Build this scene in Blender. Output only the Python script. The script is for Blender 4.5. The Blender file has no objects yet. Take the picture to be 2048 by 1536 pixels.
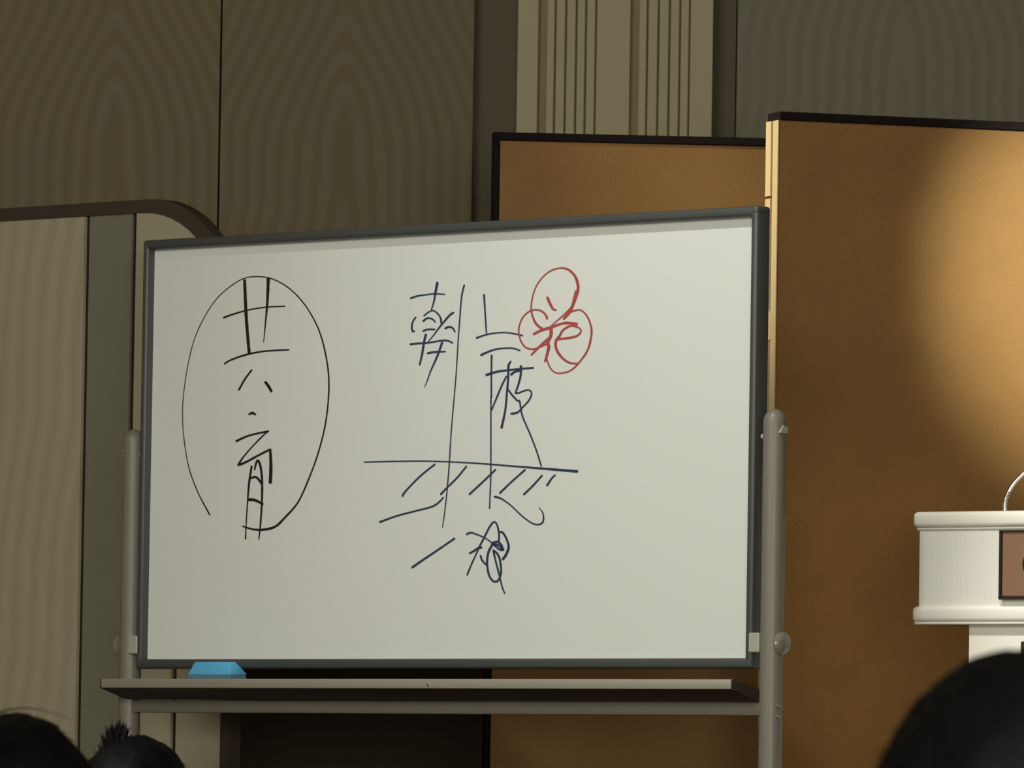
import bpy, bmesh, math, random
from mathutils import Vector, Matrix, noise
random.seed(7)
S = bpy.context.scene
COL = S.collection
PI = math.pi

# ------------------------------------------------------------------ camera, world, lights, exposure
cam_data = bpy.data.cameras.new('camera')
cam_data.sensor_width = 36.0
cam_data.lens = 285.43
cam_data.clip_end = 100
cam_data.dof.use_dof = True
cam_data.dof.focus_distance = 16.3
cam_data.dof.aperture_fstop = 32
cam = bpy.data.objects.new('camera', cam_data)
COL.objects.link(cam)
cam.matrix_world = (Matrix.Translation((0, 0, 1.2)) @ Matrix.Rotation(PI/2 + 0.05098, 4, 'X')
                    @ Matrix.Rotation(0.015885, 4, 'Z'))
S.camera = cam

world = bpy.data.worlds.new('world')
S.world = world
world.use_nodes = True
world.node_tree.nodes['Background'].inputs[0].default_value = (0.9, 0.9, 1.0, 1)
world.node_tree.nodes['Background'].inputs[1].default_value = 0.0

def aim(o, p, q):
    o.location = p
    o.rotation_euler = (Vector(q) - Vector(p)).to_track_quat('-Z', 'Y').to_euler()

def spot(name, p, q, power, angle, blend, col, size=0.05):
    l = bpy.data.lights.new(name, 'SPOT')
    l.energy = power; l.spot_size = math.radians(angle); l.spot_blend = blend
    l.color = col; l.shadow_soft_size = size
    o = bpy.data.objects.new(name, l); COL.objects.link(o); aim(o, p, q)
    return o

def area(name, p, q, power, sx, sy, col):
    l = bpy.data.lights.new(name, 'AREA')
    l.shape = 'RECTANGLE'; l.size = sx; l.size_y = sy; l.energy = power; l.color = col
    o = bpy.data.objects.new(name, l); COL.objects.link(o); aim(o, p, q)
    return o

# stage key light on lectern and board, warm pools on the gold screens, added fills from the front and the hall
spot('key_spot', (-0.75, 14.3, 4.75), (0.95, 16.2, 1.6), 235, 66, 1.0, (1.0, 0.995, 0.97), 0.06)
spot('lectern_spot', (0.4, 13.6, 4.75), (1.30, 15.95, 1.50), 520, 17, 0.9, (1.0, 0.995, 0.96), 0.05)
spot('screen_spot', (1.9, 13.5, 4.3), (1.24, 17.3, 2.28), 2450, 12.8, 1.0, (0.97, 1.0, 0.90), 0.05)
spot('screen_spot', (2.2, 14.6, 4.7), (0.75, 17.1, 1.30), 230, 17, 1.0, (1.0, 0.86, 0.62), 0.05)  # added fill to lift the lower gold of the nearer screen
spot('screen_spot', (-2.0, 16.3, 4.7), (0.60, 17.35, 2.45), 1100, 19, 1.0, (1.0, 0.94, 0.74), 0.05)
area('front_fill', (-3.4, 11.0, 3.9), (-0.2, 17.5, 1.7), 150, 3.5, 1.2, (1.0, 0.97, 0.90))  # added fill over the stage front, stands for no known fixture
area('hall_fill', (0.8, -1.6, 2.2), (0.3, 17.5, 1.9), 640, 5.0, 2.4, (1.0, 0.97, 0.88))  # large added fill behind the camera, stands for no known fixture

S.view_settings.view_transform = 'Standard'
S.view_settings.look = 'None'
S.view_settings.gamma = 1
S.view_settings.use_curve_mapping = False
S.view_settings.exposure = 0.0

# ------------------------------------------------------------------ helpers
def lin(c):
    return tuple(((v/255)/12.92 if v/255 <= 0.04045 else (((v/255)+0.055)/1.055)**2.4) for v in c) + (1,)

def mat(name, rgb, rough=0.6, metal=0.0, var=0.06, nscale=12.0, bump=0.0, bscale=80.0, coat=0.0, spec=0.5):
    m = bpy.data.materials.new(name); m.use_nodes = True
    nt = m.node_tree; b = nt.nodes['Principled BSDF']
    b.inputs['Roughness'].default_value = rough
    b.inputs['Metallic'].default_value = metal
    b.inputs['Specular IOR Level'].default_value = spec
    b.inputs['Coat Weight'].default_value = coat
    tc = nt.nodes.new('ShaderNodeTexCoord')
    n = nt.nodes.new('ShaderNodeTexNoise'); n.inputs['Scale'].default_value = nscale; n.inputs['Detail'].default_value = 4
    nt.links.new(tc.outputs['Object'], n.inputs['Vector'])
    mx = nt.nodes.new('ShaderNodeMix'); mx.data_type = 'RGBA'
    c = lin(rgb)
    mx.inputs[6].default_value = tuple(v*(1-var) for v in c[:3]) + (1,)
    mx.inputs[7].default_value = tuple(min(1, v*(1+var)) for v in c[:3]) + (1,)
    nt.links.new(n.outputs['Fac'], mx.inputs[0])
    nt.links.new(mx.outputs[2], b.inputs['Base Color'])
    if bump:
        n2 = nt.nodes.new('ShaderNodeTexNoise'); n2.inputs['Scale'].default_value = bscale; n2.inputs['Detail'].default_value = 3
        nt.links.new(tc.outputs['Object'], n2.inputs['Vector'])
        bp = nt.nodes.new('ShaderNodeBump'); bp.inputs['Strength'].default_value = bump; bp.inputs['Distance'].default_value = 0.002
        nt.links.new(n2.outputs['Fac'], bp.inputs['Height'])
        nt.links.new(bp.outputs['Normal'], b.inputs['Normal'])
    return m

def wave_mat(name, dark, light, period=0.040, flare=0.25, rough=0.85, straight=2.66):
    """wallpaper: stripes that run upright, then lean together towards the middle of their panel (object X = 0)"""
    m = bpy.data.materials.new(name); m.use_nodes = True
    nt = m.node_tree; N = nt.nodes; L = nt.links; b = N['Principled BSDF']
    b.inputs['Roughness'].default_value = rough; b.inputs['Specular IOR Level'].default_value = 0.2
    tc = N.new('ShaderNodeTexCoord'); sep = N.new('ShaderNodeSeparateXYZ'); L.new(tc.outputs['Object'], sep.inputs[0])
    def M(op, a, bb=None):
        n = N.new('ShaderNodeMath'); n.operation = op
        for i, v in enumerate((a, bb)):
            if v is None: continue
            if isinstance(v, (int, float)): n.inputs[i].default_value = v
            else: L.new(v, n.inputs[i])
        return n.outputs[0]
    P = 0.55
    ax = M('ABSOLUTE', sep.outputs[0])
    ax = M('SQRT', M('ADD', M('MULTIPLY', ax, ax), 0.0004))
    g = M('ADD', M('MULTIPLY', sep.outputs[2], flare),
          M('MULTIPLY', M('SINE', M('MULTIPLY', M('ADD', sep.outputs[2], P*5.5-straight), 2*PI/P)), flare*P/(2*PI)))
    nz = N.new('ShaderNodeTexNoise'); nz.inputs['Scale'].default_value = 5; L.new(tc.outputs['Object'], nz.inputs['Vector'])
    ph = M('ADD', M('ADD', ax, g), M('MULTIPLY', nz.outputs['Fac'], 0.035))
    st = M('ADD', M('MULTIPLY', M('SINE', M('MULTIPLY', ph, 2*PI/period)), 0.5), 0.5)
    n2 = N.new('ShaderNodeTexNoise'); n2.inputs['Scale'].default_value = 260; n2.inputs['Detail'].default_value = 2
    L.new(tc.outputs['Object'], n2.inputs['Vector'])
    fac = M('ADD', M('MULTIPLY', st, 0.7), M('MULTIPLY', n2.outputs['Fac'], 0.3))
    mx = N.new('ShaderNodeMix'); mx.data_type = 'RGBA'
    mx.inputs[6].default_value = lin(dark); mx.inputs[7].default_value = lin(light)
    L.new(fac, mx.inputs[0]); L.new(mx.outputs[2], b.inputs['Base Color'])
    bp = N.new('ShaderNodeBump'); bp.inputs['Strength'].default_value = 0.15; bp.inputs['Distance'].default_value = 0.003
    L.new(st, bp.inputs['Height']); L.new(bp.outputs['Normal'], b.inputs['Normal'])
    return m

def gold_mat(name, a, bcol, rough):
    m = bpy.data.materials.new(name); m.use_nodes = True
    nt = m.node_tree; N = nt.nodes; L = nt.links; b = N['Principled BSDF']
    b.inputs['Metallic'].default_value = 0.2; b.inputs['Specular IOR Level'].default_value = 0.12; b.inputs['Roughness'].default_value = rough
    tc = N.new('ShaderNodeTexCoord')
    n = N.new('ShaderNodeTexNoise'); n.inputs['Scale'].default_value = 7; n.inputs['Detail'].default_value = 5
    n.inputs['Roughness'].default_value = 0.6
    L.new(tc.outputs['Object'], n.inputs['Vector'])
    mx = N.new('ShaderNodeMix'); mx.data_type = 'RGBA'
    mx.inputs[6].default_value = lin(a); mx.inputs[7].default_value = lin(bcol)
    L.new(n.outputs['Fac'], mx.inputs[0]); L.new(mx.outputs[2], b.inputs['Base Color'])
    n2 = N.new('ShaderNodeTexNoise'); n2.inputs['Scale'].default_value = 220
    L.new(tc.outputs['Object'], n2.inputs['Vector'])
    bp = N.new('ShaderNodeBump'); bp.inputs['Strength'].default_value = 0.3; bp.inputs['Distance'].default_value = 0.0015
    L.new(n2.outputs['Fac'], bp.inputs['Height']); L.new(bp.outputs['Normal'], b.inputs['Normal'])
    return m

def BM(): return bmesh.new()

def add_box(bm, x0, x1, y0, y1, z0, z1, bev=0.0, seg=2):
    r = bmesh.ops.create_cube(bm, size=1)
    vs = r['verts']
    for v in vs:
        v.co = Vector(((x0+x1)/2 + v.co.x*(x1-x0), (y0+y1)/2 + v.co.y*(y1-y0), (z0+z1)/2 + v.co.z*(z1-z0)))
    if bev:
        es = list({e for v in vs for e in v.link_edges})
        bmesh.ops.bevel(bm, geom=es, offset=bev, segments=seg, profile=0.5, affect='EDGES')
    return bm

def box(x0, x1, y0, y1, z0, z1, bev=0.0, seg=2):
    return add_box(BM(), x0, x1, y0, y1, z0, z1, bev, seg)

def add_loft(bm, pts, radii, n=20, cap=True, up=Vector((0, 0, 1))):
    """round tube through pts with one radius for each"""
    rings = []
    pts = [Vector(p) for p in pts]
    for i, p in enumerate(pts):
        t = (pts[min(i+1, len(pts)-1)] - pts[max(i-1, 0)]).normalized()
        a = t.cross(up)
        if a.length < 1e-3: a = t.cross(Vector((1, 0, 0)))
        a.normalize(); c = a.cross(t)
        rings.append([bm.verts.new(p + (a*math.cos(2*PI*k/n) + c*math.sin(2*PI*k/n))*radii[i]) for k in range(n)])
    for r0, r1 in zip(rings, rings[1:]):
        for k in range(n):
            bm.faces.new((r0[k], r0[(k+1) % n], r1[(k+1) % n], r1[k]))
    if cap:
        bm.faces.new(rings[0]); bm.faces.new(rings[-1])
    return bm

def add_prism(bm, poly, axis, a, b):
    """poly: 2D outline, extruded along axis ('x','y','z') from a to b"""
    def P(u, v, w):
        return {'x': (w, u, v), 'y': (u, w, v), 'z': (u, v, w)}[axis]
    v0 = [bm.verts.new(P(u, v, a)) for u, v in poly]
    v1 = [bm.verts.new(P(u, v, b)) for u, v in poly]
    n = len(poly)
    bm.faces.new(v0); bm.faces.new(v1)
    for i in range(n):
        bm.faces.new((v0[i], v0[(i+1) % n], v1[(i+1) % n], v1[i]))
    return bm

def obj(name, bm, m, parent=None, smooth=False, loc=None, label=None):
    bmesh.ops.recalc_face_normals(bm, faces=bm.faces)
    me = bpy.data.meshes.new(name); bm.to_mesh(me); bm.free()
    me.materials.append(m)
    if smooth:
        for p in me.polygons: p.use_smooth = True
        try: me.set_sharp_from_angle(angle=math.radians(40))
        except Exception: pass
    o = bpy.data.objects.new(name, me); COL.objects.link(o)
    if parent: o.parent = parent
    if loc: o.location = loc
    if label: o['label'] = label
    return o

def thing(name, label, cat, loc, rz=0.0, group=None):
    o = bpy.data.objects.new(name, None); COL.objects.link(o)
    o.empty_display_size = 0.1
    o.location = loc; o.rotation_euler = (0, 0, rz)
    o['label'] = label; o['category'] = cat
    if group: o['group'] = group
    return o

def struct(name, bm, m, loc=None):
    o = obj(name, bm, m, None, loc=loc); o['kind'] = 'structure'
    return o

# ------------------------------------------------------------------ materials
M = {}
M['wall_base'] = mat('wall_base', (70, 68, 58), 0.9, spec=0.2)
M['paper'] = wave_mat('wallpaper', (107, 98, 68), (119, 110, 88))
M['paper_lit'] = wave_mat('wallpaper_lit', (117, 113, 92), (127, 124, 106), straight=2.90)  # same wallpaper made lighter: brighter light on the right painted in
M['joint'] = mat('joint', (40, 37, 28), 0.9)
M['recess'] = mat('recess_fabric_shaded', (95, 90, 73), 0.9, bump=0.3, bscale=200, spec=0.2)  # grey fabric, darkened so the recess looks less lit
M['batten'] = mat('batten_cream', (171, 164, 130), 0.75, var=0.04, bump=0.2, bscale=120, spec=0.3)
M['groove'] = mat('groove', (136, 125, 92), 0.9)
M['lower_wall'] = mat('lower_wall_dark', (75, 66, 50), 0.8, var=0.12, nscale=6, spec=0.2)
M['stage'] = mat('stage_boards', (92, 66, 44), 0.5, var=0.15, nscale=5)
M['carpet'] = mat('carpet', (70, 56, 50), 0.95, var=0.2, nscale=40, bump=0.4)
M['plaster'] = mat('plaster', (150, 142, 122), 0.9, var=0.03)
M['lacquer'] = mat('black_lacquer', (20, 14, 11), 0.7, var=0.1, spec=0.1)
M['gold'] = gold_mat('gold_leaf', (113, 83, 46), (132, 98, 56), 0.5)
M['gold_edge'] = mat('gold_edge', (190, 167, 124), 0.5, 0.2, var=0.1, nscale=20)
M['enamel'] = mat('whiteboard_enamel', (223, 227, 219), 0.35, var=0.01, nscale=4, spec=0.4)
M['frame'] = mat('frame_grey', (84, 86, 84), 0.45, 0.3, var=0.05)
M['tube'] = mat('tube_grey', (119, 116, 102), 0.42, 0.0, var=0.05)
M['tube_dark'] = mat('tube_shade_grey', (74, 66, 58), 0.5, 0.1, var=0.05)
M['bright'] = mat('bracket_pale', (170, 172, 156), 0.45, 0.0, var=0.04)
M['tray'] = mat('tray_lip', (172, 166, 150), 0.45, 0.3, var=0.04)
M['tray_dark'] = mat('tray_shade', (52, 44, 36), 0.6, 0.0, var=0.08)  # shade below the lip painted in as a dark tone
M['knob'] = mat('knob_grey', (132, 126, 112), 0.2, 0.0, var=0.05, spec=0.7)
M['rubber'] = mat('rubber_black', (24, 24, 24), 0.8)
M['chrome'] = mat('chrome', (210, 208, 204), 0.18, 1.0, var=0.03)
M['ink_black'] = mat('ink_black', (30, 22, 18), 0.6, var=0.25, nscale=60)
M['ink_blue'] = mat('ink_blue', (44, 57, 84), 0.6, var=0.3, nscale=60)
M['ink_red'] = mat('ink_red', (172, 76, 66), 0.6, var=0.2, nscale=60)
M['eraser_blue'] = mat('eraser_blue', (92, 182, 224), 0.45, var=0.04)
M['eraser_felt'] = mat('eraser_felt', (92, 120, 140), 0.95, var=0.15, nscale=90)
M['cream_panel'] = wave_mat('partition_cream', (158, 150, 119), (170, 162, 136), 0.06, 0.12)
M['cream_plain'] = mat('partition_plain', (164, 157, 129), 0.8, var=0.03, spec=0.3)
M['grey_panel'] = mat('partition_grey', (122, 120, 100), 0.85, var=0.06, nscale=8, spec=0.3)
M['edge_dark'] = mat('partition_edge', (66, 59, 47), 0.8, var=0.08, spec=0.2)
M['seam'] = mat('partition_seam', (26, 20, 8), 0.8)
M['lectern'] = mat('lectern_white', (232, 230, 214), 0.4, var=0.015, spec=0.4)
M['plaque'] = mat('plaque_brown', (136, 104, 78), 0.45, 0.1, var=0.06, nscale=20)
M['plaque_dark'] = mat('plaque_dark', (44, 32, 24), 0.5, 0.1)
M['vent'] = mat('socket_dark', (40, 42, 36), 0.5)
M['hair'] = mat('hair_black', (9, 8, 9), 0.6, var=0.3, nscale=30, spec=0.15)
M['skin'] = mat('skin', (170, 124, 98), 0.5, var=0.05)
M['suit'] = mat('dark_suit', (26, 26, 32), 0.85, var=0.1, nscale=60)
M['eye'] = mat('eye_white', (226, 224, 218), 0.25)

def ribbed(m, period):
    """fine upright reeding of the lectern front (relief finer than a pixel or two)"""
    nt = m.node_tree; N = nt.nodes; L = nt.links; b = N['Principled BSDF']
    tc = N.new('ShaderNodeTexCoord'); w = N.new('ShaderNodeTexWave')
    w.inputs['Scale'].default_value = 2*PI/period/20; w.inputs['Distortion'].default_value = 0
    L.new(tc.outputs['Object'], w.inputs['Vector'])
    bp = N.new('ShaderNodeBump'); bp.inputs['Strength'].default_value = 0.3; bp.inputs['Distance'].default_value = 0.0015
    L.new(w.outputs['Fac'], bp.inputs['Height']); L.new(bp.outputs['Normal'], b.inputs['Normal'])
M['lectern_reeded'] = mat('lectern_reeded', (224, 224, 210), 0.5, var=0.015, spec=0.35)
ribbed(M['lectern_reeded'], 0.006)

# ------------------------------------------------------------------ setting
struct('floor', box(-6, 6, -2, 19.4, -0.1, 0.0), M['carpet'])
struct('floor_stage', box(-6, 6, 13.4, 19.4, 0.0, 0.6), M['stage'])
struct('ceiling', box(-6, 6, -2, 19.4, 5.0, 5.1), M['plaster'])
struct('wall_left', box(-6.1, -6, -2, 19.4, 0, 5.0), M['plaster'])
struct('wall_right', box(6, 6.1, -2, 19.4, 0, 5.0), M['plaster'])
struct('wall_front', box(-6, 6, -2.1, -2, 0, 5.0), M['plaster'])
wall = struct('wall_back', box(-6, 6, 19.06, 19.4, 0.6, 5.0), M['wall_base'])
WZ0, WZ1 = 1.75, 4.9
def wall_panel(x0, x1, xc, m, y0=19.0):
    return obj('wall_panel', box(x0-xc, x1-xc, 0, 0.06, WZ0, WZ1, 0.003), m, wall, loc=(xc, y0, 0))
for k in range(5):
    wall_panel(-2.3095-0.9*k, -1.4125-0.9*k, -1.8625-0.9*k, M['paper'])
wall_panel(-1.4085, -0.6972, -0.9445, M['paper'])
wall_panel(-0.6938, -0.1010, -0.405, M['paper'])
wall_panel(0.5163, 1.30, 0.905, M['paper_lit'])
for k in range(5):
    wall_panel(1.306+0.9*k, 2.203+0.9*k, 1.7545+0.9*k, M['paper_lit'])
for x0, x1 in ((-0.1010, 0.0005), (0.4590, 0.5140)):
    obj('recess_panel', box(x0, x1, 19.035, 19.06, WZ0, WZ1), M['recess'], wall)
# ribbed pilaster: a dark backing with upright battens, wide and narrow gaps between them
pil = obj('pilaster', box(0.0005, 0.4590, 19.002, 19.06, WZ0, WZ1), M['groove'], wall)
edges = [(0.0005, 0.0491), (0.0695, 0.0868), (0.0912, 0.1115), (0.1159, 0.1361), (0.1405, 0.1584), (0.1628, 0.1821),
         (0.1861, 0.2649), (0.2853, 0.3029), (0.3071, 0.3287), (0.3331, 0.3547), (0.3591, 0.3794), (0.3836, 0.4019), (0.4057, 0.4590)]
for a, b in edges:
    obj('batten', box(a, b, 18.988, 19.002, WZ0, WZ1, 0.0015, 1), M['batten'], pil)
tr = struct('trim_1', box(-6, 6, 18.985, 19.06, 0.6, WZ0), M['lower_wall'])  # dark band along the lower back wall
obj('cap_rail', box(-6, 6, 18.965, 19.06, WZ0, WZ0+0.05, 0.006), M['lower_wall'], tr)

# ------------------------------------------------------------------ whiteboard
BETA = 0.794634
wb = thing('whiteboard', 'large white reversible whiteboard covered in handwriting on a grey wheeled stand', 'whiteboard',
           (-0.1416, 16.518, 0.6), -BETA)
CZ = 1.3144                                  # pivot height above the stage
panel = obj('board_panel', box(-0.886, 0.886, -0.0005, 0.012, CZ-0.437, CZ+0.437), M['enamel'], wb, label='white enamel writing surface')
FR = 0.020
obj('frame_rail', add_loft(BM(), [(-0.893, 0, CZ+0.4425), (0.893, 0, CZ+0.4425)], [0.0105]*2, 16), M['frame'], wb)
def rail_profile(kind):
    bm = BM()
    if kind == 'top':    add_box(bm, -0.900, 0.900, -FR, FR, CZ+0.4325, CZ+0.4525, 0.006, 3)
    if kind == 'bottom': add_box(bm, -0.900, 0.900, -FR, FR, CZ-0.4540, CZ-0.4335, 0.006, 3)
    if kind == 'left':   add_box(bm, -0.900, -0.8825, -FR, FR, CZ-0.45, CZ+0.45, 0.006, 3)
    if kind == 'right':  add_box(bm, 0.8825, 0.900, -FR, FR, CZ-0.45, CZ+0.45, 0.006, 3)
    return bm
bpy.data.objects.remove(bpy.data.objects['frame_rail'])
for k in ('top', 'bottom', 'left', 'right'):
    obj('frame_rail', rail_profile(k), M['frame'], wb, True)
for sx in (-1, 1):
    for z in (CZ-0.443, CZ+0.442):
        o = obj('frame_corner', box(sx*0.8915-0.0090, sx*0.8915+0.0090, -FR-0.0004, FR+0.0004, z-0.0106, z+0.0106, 0.008, 4), M['frame'], wb, True)
# stand: two tubes, cross bar, feet with casters
PX = 0.9375; PR = 0.0232; PT = CZ + 0.0536
def round_post(x, z0, z1, r):
    """round tube with a domed end"""
    dome = [PI/2*k/10 for k in range(1, 10)] + [PI/2*0.98]
    pts = [(x, 0, z0), (x, 0, z1-r*1.1)] + [(x, 0, z1-r*1.1+r*1.1*math.sin(t)) for t in dome]
    return add_loft(BM(), pts, [r, r] + [r*math.cos(t) for t in dome], 32, up=Vector((0, 1, 0)))
for sx in (-1, 1):
    post = obj('post', round_post(sx*PX, 0.075, PT, PR), M['tube'], wb, True)
    # pivot bolt and small pale plate on the outer side
    obj('pivot_bolt', add_loft(BM(), [(sx*(PX-0.034), 0, CZ), (sx*(PX-0.020), 0, CZ)], [0.005, 0.005], 14, up=Vector((0, 1, 0))), M['bright'], wb, True)
    bm = BM(); add_prism(bm, [(-0.012, CZ+0.006), (0.010, CZ+0.006), (0.010, CZ+0.017), (-0.002, CZ+0.021)], 'x', sx*(PX+0.016), sx*(PX+0.0255))
    obj('pivot_plate', bm, M['bright'], wb, label='small pale plate on the side of the post')
    # lock knob low on the outer side
    kb = BM()
    add_loft(kb, [(sx*(PX+0.018), 0, CZ-0.4047), (sx*(PX+0.026), 0, CZ-0.4047)], [0.008, 0.008], 16, up=Vector((0, 1, 0)))
    add_loft(kb, [(sx*(PX+0.0245), 0, CZ-0.4047), (sx*(PX+0.026), 0, CZ-0.4047), (sx*(PX+0.030), 0, CZ-0.4047), (sx*(PX+0.035), 0, CZ-0.4047), (sx*(PX+0.037), 0, CZ-0.4047)],
             [0.018, 0.0225, 0.0225, 0.018, 0.009], 28, up=Vector((0, 1, 0)))
    obj('lock_knob', kb, M['knob'], wb, True)
    xa, xb = sorted((sx*0.894, sx*(PX-0.016)))
    obj('clamp_bracket', box(xa, xb, -0.022, 0.004, CZ-0.4225, CZ-0.384, 0.002, 1), M['bright'], wb, label='pale bracket locking board to post')
    # bolts of the cross bar
    for dz in (-0.527, -0.548):
        obj('bolt', add_loft(BM(), [(sx*(PX+PR-0.003), -0.004, CZ+dz), (sx*(PX+PR+0.004), -0.004, CZ+dz)], [0.0045, 0.003], 12, up=Vector((0, 1, 0))), M['chrome'], wb, True)
    ft = obj('foot', box(sx*PX-0.02, sx*PX+0.02, -0.30, 0.30, 0.075, 0.11, 0.008), M['tube'], wb, True)
    for yy in (-0.27, 0.27):
        c = BM(); add_loft(c, [(sx*PX-0.012, yy, 0.03), (sx*PX+0.012, yy, 0.03)], [0.03, 0.03], 20, up=Vector((0, 1, 0)))
        add_box(c, sx*PX-0.006, sx*PX+0.006, yy-0.008, yy+0.008, 0.03, 0.08)
        obj('caster', c, M['rubber'], ft, True)
obj('cross_bar', box(-PX, PX, -0.012, 0.012, CZ-0.5460, CZ-0.5195, 0.004, 2), M['tube'], wb, True)
obj('cross_bar', box(-PX, PX, -0.012, 0.012, 0.30, 0.33, 0.004, 2), M['tube'], wb, True)
# pen tray: a bent trough, front lip pale, shade of the underside put into a dark colour
TZ = CZ - 0.4765
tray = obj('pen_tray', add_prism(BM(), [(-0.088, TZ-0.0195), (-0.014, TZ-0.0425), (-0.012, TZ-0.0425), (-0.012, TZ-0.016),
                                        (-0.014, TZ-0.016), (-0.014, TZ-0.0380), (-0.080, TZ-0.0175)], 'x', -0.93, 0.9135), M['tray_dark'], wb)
obj('tray_lip', box(-0.93, 0.9135, -0.089, -0.079, TZ-0.0195, TZ, 0.003, 2), M['tray'], tray, True, label='pale rounded front lip')
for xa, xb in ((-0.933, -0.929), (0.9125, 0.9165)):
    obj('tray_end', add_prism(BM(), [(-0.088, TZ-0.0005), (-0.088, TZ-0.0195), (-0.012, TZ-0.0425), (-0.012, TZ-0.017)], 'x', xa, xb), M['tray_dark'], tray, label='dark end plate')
obj('tray_rivet', add_loft(BM(), [(0.066, -0.092, TZ-0.012), (0.066, -0.0885, TZ-0.012)], [0.002, 0.003], 10), M['chrome'], tray, True)

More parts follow.
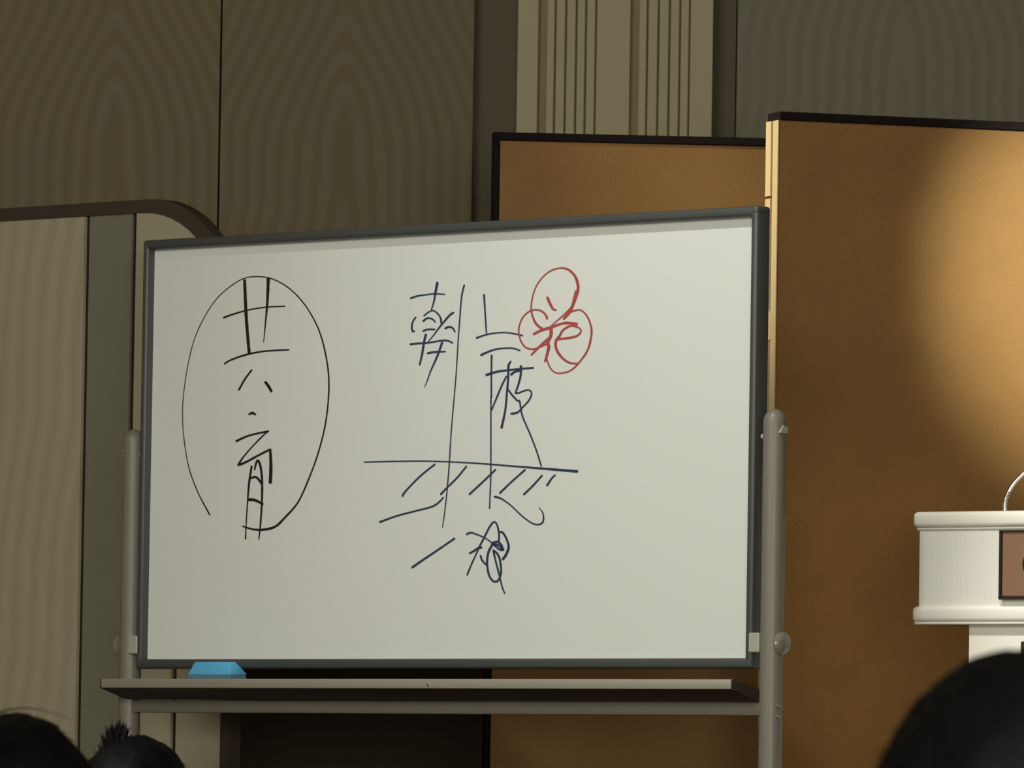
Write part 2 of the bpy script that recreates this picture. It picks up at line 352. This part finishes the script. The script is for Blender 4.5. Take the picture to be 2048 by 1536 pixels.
# ---- handwriting: ink lines laid on the enamel, control points in millimetres from the pivot
INK = {
 'black': [
  ('ellipse_line', [[(-593,-156,3.0), (-561,-163,4.0), (-526,-164,5.1), (-492,-158,5.0), (-464,-140,4.2), (-424,-108,3.5), (-391,-57,3.3), (-364,-3,3.1), (-345,55,3.1), (-337,118,3.1), (-342,173,3.1), (-364,236,2.9), (-394,280,2.6), (-429,314,2.5), (-470,341,2.4), (-517,359,2.3), (-563,365,2.2), (-604,362,2.0), (-644,347,2.0), (-685,323,1.9), (-722,286,1.9), (-753,239,1.8), (-772,184,1.8), (-784,121,1.8), (-785,69,1.8), (-777,17,1.9), (-761,-35,2.1), (-736,-79,2.3), (-715,-107,2.7), (-695,-131,3.0)]]),
  ('handwritten_character', [[(-600,359,6.0), (-593,282,6.5), (-582,206,6.0)], [(-527,360,7.0), (-529,308,5.0), (-534,261,3.0), (-538,227,1.6)], [(-663,282,4.0), (-631,289,3.5), (-585,296,3.0), (-533,300,2.8), (-475,300,2.6)], [(-658,185,3.4), (-640,192,3.6), (-594,202,3.8), (-536,208,3.4), (-460,209,3.0)]]),
  ('handwritten_stroke', [[(-573,170,3.5), (-593,152,4.0), (-612,129,4.0)]]),
  ('handwritten_stroke', [[(-531,144,5.0), (-520,134,6.0), (-511,123,5.0)]]),
  ('handwritten_dot', [[(-580,77,3.0), (-569,80,5.5), (-558,76,3.0)]]),
  ('handwritten_character', [[(-617,22,5.0), (-578,33,4.0), (-518,41,4.0)], [(-518,41,3.5), (-532,34,3.1), (-571,7,2.8), (-597,-14,3.4), (-610,-28,4.0)], [(-610,-28,5.0), (-588,-23,4.7), (-548,-9,4.3), (-512,3,4.0)], [(-512,3,5.0), (-509,-32,6.5), (-510,-67,7.0)]]),
  ('handwritten_character', [[(-568,-31,4.5), (-575,-66,4.5), (-579,-109,3.0), (-582,-153,2.4), (-583,-183,3.0)], [(-559,-39,3.0), (-554,-24,4.3), (-548,-20,4.9), (-540,-35,5.0), (-535,-67,4.8), (-535,-110,4.2), (-538,-153,3.4), (-542,-184,2.6)], [(-570,-56,4.0), (-555,-54,4.7), (-544,-61,5.0), (-536,-69,5.0)], [(-576,-101,6.0), (-557,-102,5.5), (-531,-111,4.0)]]),
 ],
 'blue': [
  ('handwritten_character', [[(-19,334,5.0), (-23,318,5.0), (-28,296,3.5), (-35,279,2.6)], [(-97,304,4.0), (-79,308,3.5), (-53,310,3.0), (-26,311,2.8), (4,309,2.6)], [(-81,265,3.4), (-90,255,3.7), (-92,244,4.0), (-89,236,3.7), (-84,237,3.4)], [(-57,267,3.0), (-46,273,3.0), (-30,277,3.0), (-16,270,3.2), (-7,260,3.6), (-6,251,4.0)], [(-59,256,4.0), (-50,261,3.8), (-40,262,3.6), (-29,258,3.3), (-23,253,3.0)], [(-59,236,3.8), (-43,239,3.6), (-24,238,3.4)], [(30,271,4.4), (19,266,4.2), (1,252,3.8), (-13,240,3.2), (-28,226,2.6), (-43,214,2.0)], [(6,239,4.4), (15,242,4.1), (25,241,3.8), (32,236,3.4), (35,231,3.0)], [(-96,210,4.4), (-76,211,4.1), (-51,211,3.8), (-26,213,3.4), (-1,215,3.7), (15,214,3.5), (29,209,3.0)], [(-50,229,5.0), (-55,214,4.7), (-60,190,4.3), (-67,167,3.8)], [(-44,190,4.6), (-25,192,3.8), (8,192,3.0)], [(-2,211,4.4), (-9,196,4.4), (-20,176,4.0), (-34,154,3.0), (-46,130,2.0), (-52,121,1.2)]]),
  ('trunk_line', [[(60,326,3.6), (53,303,3.2), (49,262,2.8), (45,214,2.6), (42,166,2.4), (39,128,2.4), (29,29,2.4), (25,-34,2.6), (20,-87,2.5), (14,-133,2.3), (8,-166,2.0)]]),
  ('handwritten_character', [[(118,305,4.0), (122,269,3.2), (127,226,3.0)], [(98,217,4.0), (115,221,3.4), (143,225,3.0), (177,226,2.8), (205,223,3.0), (232,218,3.2)], [(112,182,4.6), (132,188,4.0), (158,193,3.5), (186,194,3.1), (206,193,3.0), (225,188,3.0)]]),
  ('trunk_line', [[(143,181,4.0), (143,143,3.3), (144,96,3.1), (143,92,2.9), (145,-7,2.8), (146,-72,2.8), (144,-130,2.6)]]),
  ('handwritten_character', [[(128,141,5.0), (159,147,4.5), (187,149,4.0), (224,151,3.8), (264,152,3.6)], [(199,167,3.4), (192,158,4.4), (192,134,4.2), (189,105,4.0), (185,69,4.0), (175,33,5.0)], [(187,137,3.6), (174,119,3.6), (160,95,3.4), (145,69,3.0)], [(200,140,5.0), (212,146,4.5), (226,147,4.0)], [(228,157,4.6), (228,139,4.2), (221,118,3.8), (213,102,3.4)], [(213,102,3.4), (225,103,3.3), (241,107,3.2), (254,107,3.2), (260,100,3.2), (253,87,3.2), (236,74,3.2), (220,63,3.8), (202,61,4.4)]]),
  ('branch_line', [[(189,113,3.6), (205,98,3.6), (221,86,3.6), (226,86,3.5), (234,57,3.3), (256,21,3.2), (277,-16,3.1), (291,-47,3.0)]]),
  ('ground_line', [[(-227,-29,2.8), (-149,-29,2.7), (-53,-30,2.6), (24,-33,2.7), (114,-38,3.0), (208,-45,3.3), (302,-52,4.3), (394,-59,5.4)]]),
  ('hatch_mark', [[(-17,-37,3.6), (-62,-62,3.6), (-104,-92,3.7), (-111,-101,4.0)]]),
  ('hatch_mark', [[(75,-43,3.6), (48,-66,3.6), (20,-85,3.7), (1,-99,4.0)]]),
  ('hatch_mark', [[(160,-51,3.6), (124,-75,3.6), (85,-100,4.0)]]),
  ('hatch_mark', [[(245,-53,3.6), (209,-75,3.6), (173,-99,4.0)]]),
  ('hatch_mark', [[(294,-65,3.6), (270,-84,3.6), (242,-103,4.0)]]),
  ('hatch_mark', [[(331,-65,3.6), (321,-72,3.6), (308,-86,4.0)]]),
  ('root_line', [[(9,-105,3.0), (-1,-113,3.4), (-22,-123,3.6), (-74,-132,3.4), (-127,-141,3.6), (-178,-153,4.0)]]),
  ('root_line', [[(158,-106,4.4), (177,-110,3.5), (205,-124,2.8), (238,-146,2.8), (267,-161,3.0), (285,-164,3.4), (297,-160,3.4), (300,-150,3.1), (297,-140,2.4), (287,-130,1.6)]]),
  ('root_line', [[(44,-189,4.0), (4,-208,3.9), (-48,-232,4.1), (-79,-247,4.8)]]),
  ('handwritten_character', [[(79,-181,4.2), (89,-178,3.8), (98,-179,3.4), (113,-183,3.0), (126,-187,2.8), (139,-192,2.6), (152,-199,2.4)], [(82,-264,3.2), (95,-241,3.1), (111,-216,3.1), (117,-206,3.4), (128,-191,3.6), (142,-171,3.7), (152,-160,3.7), (159,-157,3.5), (165,-161,3.4), (170,-171,3.4), (173,-186,3.7), (172,-197,4.0)], [(88,-220,3.6), (101,-215,4.1), (112,-210,4.5), (123,-208,4.6)], [(120,-225,4.0), (125,-234,3.9), (135,-242,3.5), (138,-244,3.0)], [(172,-178,4.6), (182,-178,4.3), (192,-188,4.0), (200,-202,4.4), (200,-213,4.8), (192,-226,4.9), (184,-233,5.0)], [(152,-200,4.4), (168,-197,4.3), (179,-203,4.1), (184,-210,4.0), (186,-214,3.9), (175,-213,3.8), (163,-206,3.9), (158,-202,3.9), (171,-204,4.0), (183,-213,4.0)], [(154,-203,4.6), (144,-216,4.5), (140,-230,4.4), (140,-244,4.2), (145,-263,4.0), (154,-274,4.0), (163,-278,4.0), (173,-275,4.0), (179,-265,4.0), (180,-250,4.1), (175,-230,4.2), (167,-220,3.9), (157,-214,3.6)], [(157,-214,4.0), (162,-230,3.8), (171,-253,3.5), (177,-269,3.3), (184,-288,3.0), (192,-302,2.6)]]),
 ],
 'red': [
  ('petal_line', [[(288,230,5.0), (272,239,4.5), (261,253,3.8), (255,272,3.1), (258,294,2.8), (268,316,2.6), (286,334,2.7), (308,346,2.9), (334,351,3.1), (357,348,3.9), (375,337,4.6), (385,323,5.2), (388,307,5.4), (382,290,5.2), (372,273,4.4), (350,257,3.2), (324,242,2.3), (306,231,2.0)]]),
  ('petal_line', [[(382,303,4.6), (378,287,5.7), (372,272,5.7), (365,261,5.2), (348,248,4.4)]]),
  ('petal_line', [[(301,250,4.6), (298,257,4.0), (287,265,3.4), (272,269,3.2), (254,268,3.0), (236,259,2.9), (225,246,2.8), (220,229,3.0), (224,213,3.1), (233,200,3.2), (246,192,3.2), (267,190,3.2), (289,196,3.3), (307,201,3.4)]]),
  ('petal_line', [[(365,261,3.6), (379,264,3.2), (394,265,3.0), (408,258,3.0), (421,243,3.5), (428,223,3.8), (425,201,4.0), (416,181,3.7), (396,161,3.3), (375,146,3.1), (353,140,2.9), (330,140,2.8), (314,149,2.9), (304,164,3.0), (300,176,3.0)]]),
  ('handwritten_character', [[(301,293,5.4), (309,280,5.4), (318,269,4.7), (327,267,3.4)], [(263,220,4.4), (284,227,5.0), (306,231,5.2), (328,236,4.6), (355,240,4.8), (386,237,5.4)], [(313,231,6.6), (313,218,6.2), (308,208,5.8), (302,198,5.4)], [(304,201,5.6), (307,193,5.9), (303,179,5.3), (297,164,4.0)], [(308,211,5.0), (289,200,4.7), (271,188,4.2), (257,178,3.4)], [(386,234,4.0), (364,233,3.9), (346,225,4.0), (338,215,4.4), (327,204,5.1), (329,188,5.1), (341,174,4.6), (356,164,4.2), (370,159,3.8), (390,157,3.4)], [(333,208,4.6), (355,209,4.4), (378,211,4.2), (393,216,3.6), (398,224,3.0), (390,230,2.9), (379,232,2.8)]]),
 ],
}

AN = math.cos(BETA)                          # pens were held so that lines look even from the hall
def smooth_path(p):
    if len(p) == 2: p = [p[0], tuple((a+b)/2 for a, b in zip(*p)), p[1]]
    out = []
    for i in range(len(p)-1):
        p0, p1, p2, p3 = p[max(i-1, 0)], p[i], p[i+1], p[min(i+2, len(p)-1)]
        n = max(3, int(math.dist(p1[:2], p2[:2])/0.006))
        for k in range(n):
            t = k/n
            out.append(tuple(0.5*((2*b) + (c-a)*t + (2*a-5*b+4*c-d)*t*t + (3*b-a-3*c+d)*t**3) for a, b, c, d in zip(p0, p1, p2, p3)))
    out.append(p[-1])
    return out
def add_stroke(bm, pts, y):
    q = smooth_path([(x*AN/1000, z/1000, w*0.00105/2) for x, z, w in pts])
    L_, R_ = [], []
    n = len(q)
    for i in range(n):
        a, b = q[max(i-1, 0)], q[min(i+1, n-1)]
        t = Vector((b[0]-a[0], b[1]-a[1]))
        t = t.normalized() if t.length > 1e-9 else Vector((1, 0))
        h = max(q[i][2], 0.0007)*random.uniform(0.94, 1.06)
        L_.append(bm.verts.new(((q[i][0]-t.y*h)/AN, y, q[i][1]+t.x*h)))
        R_.append(bm.verts.new(((q[i][0]+t.y*h)/AN, y, q[i][1]-t.x*h)))
    for i in range(n-1):
        bm.faces.new((L_[i], L_[i+1], R_[i+1], R_[i]))
    for e, s in ((0, -1), (n-1, 1)):          # rounded ends
        a = q[1] if e == 0 else q[n-2]
        t = Vector((q[e][0]-a[0], q[e][1]-a[1]))
        t = t.normalized() if t.length > 1e-9 else Vector((1, 0))
        h = max(q[e][2], 0.0007)*0.8
        tip = bm.verts.new(((q[e][0]+t.x*h)/AN, y, q[e][1]+t.y*h))
        bm.faces.new((L_[e], tip, R_[e]))
ly = -0.0010
for ink, marks in INK.items():
    for name, strokes in marks:
        bm = BM()
        for st in strokes:
            add_stroke(bm, st, ly); ly -= 0.000006
        for v in bm.verts: v.co.z += CZ
        o = obj(name, bm, M['ink_'+ink], panel)
        o['label'] = {'black': 'black marker ', 'blue': 'dark blue marker ', 'red': 'red marker '}[ink] + name.replace('_', ' ')

# ------------------------------------------------------------------ eraser on the tray
er = thing('eraser', 'light blue block eraser lying on the whiteboard tray', 'eraser', (0, 0, 0))
er.parent = None
ex, ey = -0.612, -0.048
c, s = math.cos(BETA), math.sin(BETA)
er.location = (-0.1416 + ex*c + ey*s, 16.518 - ex*s + ey*c, 0.6 + TZ - 0.0185)
er.rotation_euler = (0, 0, -BETA)
bm = BM()
prof = [(-0.024, 0.027), (-0.021, 0.054), (-0.006, 0.0545), (0.023, 0.031), (0.024, 0.027)]
ends = []
for side in (-1, 1):
    ends.append([bm.verts.new((side*(0.066 - (max(0, z-0.034)*(0.9 if side < 0 else 0.12))), y, z)) for y, z in prof])
bm.faces.new(ends[0]); bm.faces.new(ends[1])
for k in range(5): bm.faces.new((ends[0][k], ends[0][(k+1) % 5], ends[1][(k+1) % 5], ends[1][k]))
bmesh.ops.bevel(bm, geom=list(bm.edges), offset=0.0025, segments=2, profile=0.5, affect='EDGES')
obj('eraser_body', bm, M['eraser_blue'], er, True)
obj('felt_pad', box(-0.065, 0.065, -0.0235, 0.0235, 0.0, 0.0275, 0.002), M['eraser_felt'], er)

# ------------------------------------------------------------------ cream partition behind the board's left end
pt = thing('partition_panel', 'freestanding cream partition with a dark rounded rim, behind the left end of the whiteboard', 'partition',
           (-0.6107, 17.5, 0.6), -BETA)
PB, PTP, RAD = 0.10, 1.8645, 0.28            # inner bottom, inner top, inner corner radius
XL = -1.15
def rounded(x0, x1, z0, z1, r0, r1, n=14):
    """outline with rounded top corners (r0 left, r1 right)"""
    p = [(x0, z0), (x1, z0)]
    p += [(x1-r1+r1*math.cos(a), z1-r1+r1*math.sin(a)) for a in [PI/2*k/n for k in range(n+1)]]
    if r0: p += [(x0+r0-r0*math.sin(a), z1-r0+r0*math.cos(a)) for a in [PI/2*k/n for k in range(n+1)]]
    else: p += [(x0, z1)]
    return p
obj('backing_board', add_prism(BM(), rounded(XL-0.02, 0.012, PB-0.01, PTP+0.012, 0.29, 0.29), 'y', 0.004, 0.022), M['seam'], pt)
obj('cream_panel', add_prism(BM(), rounded(XL, -0.4755, PB, PTP, RAD, 0.001), 'y', -0.004, 0.004), M['cream_panel'], pt, label='cream panel with faint wavy stripes')
obj('grey_panel', box(-0.4605, -0.3215, -0.002, 0.004, PB, PTP), M['grey_panel'], pt, label='narrow grey panel between two dark seams')
obj('cream_panel', add_prism(BM(), rounded(-0.304, 0.0, 0.0+0.98, PTP, 0, RAD), 'y', -0.004, 0.004), M['cream_plain'], pt)
obj('cream_panel', box(-0.304, -0.165, -0.004, 0.004, PB, 0.975), M['cream_plain'], pt)
obj('cream_panel', box(-0.147, 0.0, -0.004, 0.004, PB, 0.975), M['cream_plain'], pt)
# dark rim as one bent band following the outline
def rim():
    bm = BM()
    inn = rounded(XL, 0.0, PB, PTP, RAD, RAD); out = rounded(XL-0.028, 0.028, PB-0.028, PTP+0.0290, RAD+0.008, RAD+0.008)
    n = len(inn)
    v = [[bm.verts.new((x, y, z)) for x, z in ring] for ring, y in ((inn, -0.008), (out, -0.006), (out, 0.026), (inn, 0.026))]
    for a in range(4):
        for i in range(n):
            j = (i+1) % n; b = (a+1) % 4
            bm.faces.new((v[a][i], v[a][j], v[b][j], v[b][i]))
    return bm
obj('edge_rim', rim(), M['edge_dark'], pt, True, label='dark rounded edge rim')
for x in (XL+0.15, -0.12):
    obj('foot', box(x-0.03, x+0.03, -0.22, 0.26, 0.0, 0.08, 0.01), M['edge_dark'], pt)

# ------------------------------------------------------------------ gold folding screens
def leaf(parent, x0, x1, y0, y1, z0, z1, rails):
    """one leaf: gold face, black lacquer rails"""
    w = 0.0185
    xa = x0 + (w*0.85 if 'l' in rails else 0); xb = x1 - (w if 'r' in rails else 0)
    lf = obj('screen_leaf', box(xa, xb, y0+0.003, y1, z0+0.05, z1-w), M['gold'], parent)
    obj('lacquer_rail', box(x0, x1, y0-0.002, y1+0.002, z1-w, z1, 0.002, 1), M['lacquer'], lf)
    obj('lacquer_rail', box(x0, x1, y0-0.002, y1+0.002, z0, z0+0.05, 0.002, 1), M['lacquer'], lf)
    if 'l' in rails: obj('lacquer_rail', box(x0, xa, y0-0.002, y1+0.002, z0+0.05, z1-w, 0.002, 1), M['lacquer'], lf)
    if 'r' in rails: obj('lacquer_rail', box(xb, x1, y0-0.002, y1+0.002, z0+0.05, z1-w, 0.002, 1), M['lacquer'], lf)
    return lf
g1 = thing('folding_screen', 'gold screen with a black border, half hidden behind the whiteboard', 'screen', (-0.0500, 17.65, 0.6), math.radians(4.3))
leaf(g1, 0, 0.80, 0, 0.03, 0, 2.05, 'lr')
g2 = thing('folding_screen', 'nearer and taller looking gold screen behind the lectern, pale left edge showing', 'screen', (0.5520, 17.0, 0.6), math.radians(19.0))
lf = leaf(g2, 0, 0.90, 0, 0.030, 0, 2.05, 'r')
obj('leaf_edge', box(-0.002, 0.0, 0.0, 0.030, 0.05, 2.0315), M['gold_edge'], lf, label='pale edge of the front leaf')
lb = leaf(g2, 0, 0.90, 0.036, 0.066, 0, 2.05, 'r')
obj('leaf_edge', box(-0.004, 0.0, 0.036, 0.066, 0.05, 1.868), M['gold_edge'], lb, label='pale edge of the rear leaf')
obj('leaf_edge', box(-0.004, 0.0, 0.036, 0.066, 1.874, 2.0315), M['gold_edge'], lb, label='pale edge of the rear leaf')
for z in (0.45, 1.05, 1.60):
    obj('hinge', box(-0.0035, 0.001, 0.024, 0.042, z-0.03, z+0.03), M['gold_edge'], g2)

# ------------------------------------------------------------------ lectern
LB = math.radians(40)
le = thing('lectern', 'white lectern with rounded ledges and a brown plaque, beside the gold screen', 'lectern', (0.8080, 16.3, 0.6), -LB)
obj('top_ledge', box(0, 0.80, 0, 0.46, 1.1555, 1.1875, 0.009, 3), M['lectern'], le, True)
obj('ledge_bead', box(0.006, 0.794, 0.006, 0.45, 1.1505, 1.1555, 0.002, 1), M['lectern'], le)
obj('front_box', box(0.012, 0.788, 0.010, 0.44, 0.9965, 1.1505), M['lectern_reeded'], le, label='finely reeded white front')
obj('bottom_ledge', box(0, 0.80, 0, 0.46, 0.9655, 0.9975, 0.009, 3), M['lectern'], le, True)
obj('ledge_bead', box(0.004, 0.796, 0.004, 0.45, 0.9610, 0.9665, 0.002, 1), M['lectern'], le)
obj('pedestal', box(0.130, 0.67, 0.022, 0.40, 0.05, 0.9615), M['lectern'], le)
obj('base_plate', box(0.06, 0.74, 0.0, 0.46, 0.0, 0.05, 0.006), M['lectern'], le)
pq = obj('plaque', box(0.224, 0.576, 0.002, 0.010, 1.0165, 1.1455, 0.0015, 1), M['plaque'], le, label='brown plaque with a dark oval line')
for a in ((0.219, 0.581, -0.002, 0.010, 1.0105, 1.0165), (0.219, 0.581, -0.002, 0.010, 1.1455, 1.1485), (0.219, 0.224, -0.002, 0.010, 1.0105, 1.1485), (0.576, 0.581, -0.002, 0.010, 1.0105, 1.1485)):
    obj('plaque_edge_shade', box(*a), M['plaque_dark'], pq)  # dark strips stand for the shaded recess around the plaque
bm = BM(); N_ = 56
ring = [[bm.verts.new((0.4+(0.123+dr)*math.cos(2*PI*k/N_), y, 1.081+(0.052+dr)*math.sin(2*PI*k/N_))) for k in range(N_)] for dr, y in ((-0.0022, 0.002), (-0.0015, 0.0), (0.0015, 0.0), (0.0022, 0.002))]
for r0, r1 in zip(ring, ring[1:]):
    for k in range(N_): bm.faces.new((r0[k], r0[(k+1) % N_], r1[(k+1) % N_], r1[k]))
obj('oval_line', bm, M['plaque_dark'], pq)
obj('socket_plate', box(0.262, 0.54, 0.015, 0.023, 0.74, 0.9275, 0.002, 1), M['vent'], le, label='dark plate on the pedestal')

mic = thing('microphone', 'chrome gooseneck microphone curving up from the lectern top', 'microphone',
            (0.9935, 16.29, 1.7870), 0)
bm = BM(); p_, r_ = [], []
ctrl = [Vector((0, 0, 0)), Vector((0.002, 0, 0.030)), Vector((0.020, -0.002, 0.064)), Vector((0.052, -0.004, 0.092)), Vector((0.095, -0.006, 0.112)), Vector((0.15, -0.01, 0.122)), Vector((0.19, -0.012, 0.118))]
for i in range(len(ctrl)-1):
    p0, p1, p2, p3 = ctrl[max(i-1, 0)], ctrl[i], ctrl[i+1], ctrl[min(i+2, len(ctrl)-1)]
    for k in range(16):
        t = k/16
        p_.append(0.5*((2*p1)+(p2-p0)*t+(2*p0-5*p1+4*p2-p3)*t*t+(3*p1-p0-3*p2+p3)*t**3))
        r_.append(0.0048 if k % 2 else 0.0039)   # rolled rings of the metal hose
add_loft(bm, p_, r_, 14, up=Vector((0, 1, 0)))
obj('gooseneck', bm, M['chrome'], mic, True)
obj('mic_head', add_loft(BM(), [(0.188, -0.012, 0.1185), (0.20, -0.012, 0.115), (0.245, -0.013, 0.103), (0.256, -0.013, 0.100)], [0.006, 0.011, 0.011, 0.006], 18, up=Vector((0, 1, 0))), M['rubber'], mic, True)
obj('mic_base', add_loft(BM(), [(0, 0, 0.0), (0, 0, 0.004)], [0.009, 0.007], 18), M['chrome'], mic, True)

# ------------------------------------------------------------------ listeners in the dark hall, seen from behind
def skin_body(name, head_dx=0.0):
    V = [((0, 0, .54), .125, .10), ((0, 0, .70), .12, .10), ((0, 0, .90), .135, .10), ((0, .005, 1.035), .055, .05),
         ((head_dx*.4, .01, 1.09), .050, .050), ((head_dx, .035, 1.135), .062, .066), ((head_dx, .03, 1.185), .070, .080), ((head_dx, .02, 1.235), .058, .066)]
    E = [(i, i+1) for i in range(7)]
    for s in (-1, 1):
        n = len(V)
        V += [((s*.155, 0, .975), .06, .055), ((s*.215, .06, .76), .045, .045), ((s*.13, .29, .655), .03, .028), ((s*.10, .37, .645), .033, .018)]
        E += [(2, n), (n, n+1), (n+1, n+2), (n+2, n+3)]
        n = len(V)
        V += [((s*.09, .06, .52), .085, .08), ((s*.11, .43, .50), .062, .06), ((s*.11, .42, .28), .055, .055), ((s*.11, .42, .08), .038, .038), ((s*.115, .55, .035), .042, .03)]
        E += [(0, n), (n, n+1), (n+1, n+2), (n+2, n+3), (n+3, n+4)]
        n = len(V)
        V += [((head_dx+s*.080, .015, 1.178), .012, .020)]; E += [(6, n)]
    n = len(V); V += [((head_dx, .118, 1.168), .011, .013)]; E += [(6, n)]
    me = bpy.data.meshes.new(name)
    me.from_pydata([v[0] for v in V], E, [])
    o = bpy.data.objects.new(name, me); COL.objects.link(o)
    sk = o.modifiers.new('skin', 'SKIN'); sk.use_smooth_shade = True
    for i, v in enumerate(V):
        d = me.skin_vertices[0].data[i]; d.radius = (v[1], v[2]); d.use_root = (i == 0)
    sb = o.modifiers.new('sub', 'SUBSURF'); sb.levels = 2; sb.render_levels = 2
    dg = bpy.context.evaluated_depsgraph_get()
    m2 = bpy.data.meshes.new_from_object(o.evaluated_get(dg))
    bpy.data.objects.remove(o)
    return m2

def hair(cx, cz, rx, ry, rz, seed, tufts, fuzz):
    """cap of hair over crown, back and sides of the head, with locks standing off it"""
    rnd = random.Random(seed)
    bm = BM()
    bmesh.ops.create_icosphere(bm, subdivisions=5, radius=1)
    dead = [v for v in bm.verts if (v.co.y > 0.45 and v.co.z < 0.45) or v.co.z < -0.75]
    bmesh.ops.delete(bm, geom=dead, context='VERTS')
    for v in bm.verts:
        n = noise.noise(v.co*3.1 + Vector((seed, 0, 0)))*0.035 + noise.noise(v.co*11 + Vector((0, seed, 0)))*0.018
        v.co = Vector((v.co.x*rx*(1+n), v.co.y*ry*(1+n), v.co.z*rz*(1+n)))
    def lock(p, d, ln, w, bend):
        side = d.cross(Vector((0, 1, 0)))
        side = side.normalized() if side.length > .01 else Vector((1, 0, 0))
        prev = None
        for k in range(6):
            t = k/5; q = p + d*ln*t + bend*ln*t*t; h = w*(1-t)**0.7 + 0.00025
            tri = [bm.verts.new(q + side*h), bm.verts.new(q - side*h*0.5 + Vector((0, h*.8, 0))), bm.verts.new(q - side*h*0.5 - Vector((0, h*.8, 0)))]
            if prev:
                for i in range(3): bm.faces.new((prev[i], prev[(i+1) % 3], tri[(i+1) % 3], tri[i]))
            prev = tri
        bm.faces.new(prev)
    for _ in range(fuzz):
        a = rnd.uniform(0, 2*PI); u = rnd.uniform(-0.2, 1)
        n = Vector((math.sqrt(1-u*u)*math.cos(a), math.sqrt(1-u*u)*math.sin(a), u))
        if n.y > 0.5: continue
        p = Vector((n.x*rx, n.y*ry, n.z*rz))*0.97
        tang = Vector((rnd.uniform(-1, 1), -.4, rnd.uniform(-.8, .5)))
        lock(p, (n*0.5 + tang*0.5).normalized(), rnd.uniform(.006, .015), rnd.uniform(.0004, .0009), Vector((0, 0, -.5)))
    for (px, pz, dx, dz, ln, w, bx, bz) in tufts:
        lock(Vector((px, -.01 + rnd.uniform(-.012, .012), pz)), Vector((dx, 0, dz)).normalized(), ln, w, Vector((bx, 0, bz)))
    for v in bm.verts: v.co += Vector((cx, 0.01, cz))
    return bm

def person(label, x, y, top, seed, rx, rz, tufts, fuzz=420, rzrot=0.0):
    root = thing('person', label, 'person', (x, y, 0), rzrot)
    me = skin_body('body')
    me.materials.clear(); me.materials.append(M['suit']); me.materials.append(M['skin'])
    k = top/1.295                                   # seated height of this listener
    for v in me.vertices: v.co.z *= k
    for p in me.polygons:
        c = p.center; p.use_smooth = True
        hand = c.y > .30 and .60*k < c.z < .70*k and abs(c.x) < .17 and abs(c.x) > .05
        p.material_index = 1 if (c.z > 1.055*k or hand) else 0
    body = bpy.data.objects.new('body', me); COL.objects.link(body); body.parent = root
    h = obj('hair', hair(0, top-rz, rx, 0.108, rz, seed, tufts, fuzz), M['hair'], root, True); h['label'] = 'black hair'
    h.location = (0, 0, 0)
    for s in (-1, 1):
        b = BM(); bmesh.ops.create_uvsphere(b, u_segments=14, v_segments=8, radius=0.011)
        obj('eye', b, M['eye'], root, True, loc=(s*0.030, 0.098, 1.188*k))
    b = add_loft(BM(), [(-0.024, 0.098, 1.135*k), (0, 0.106, 1.136*k), (0.024, 0.098, 1.135*k)], [0.002, 0.005, 0.002], 10)
    obj('mouth', b, M['skin'], root, True)
    return root

person('seated listener with smooth round black hair, seen from behind in front of the lectern', 0.3300, 5.1, 1.2995, 3, 0.106, 0.130, [])
person('seated listener with black hair and a thin flyaway strand, at lower left', -0.5080, 8.4, 1.2800, 11, 0.094, 0.120,
       [(-0.02, .118, .55, .28, .075, .0011, .25, -.55)])
rt = random.Random(5)
clump = []
for i in range(150):
    u = max(-.052, min(-.008, rt.gauss(-.030, .010)))
    top_h = .042*math.exp(-((u+.031)/.019)**2) + .006
    clump.append((u, .105*math.sqrt(1-(u/.090)**2) - .012 + rt.uniform(-.004, .004), (u+.031)*7 + rt.uniform(-.25, .25), 1, top_h*rt.uniform(.7, 1.0), rt.uniform(.0012, .0030), rt.uniform(-.15, .15), -.12))
person('seated listener with a standing tuft of black hair, before the whiteboard left post', -0.5600, 12.3, 1.2860, 23, 0.090, 0.105, clump)
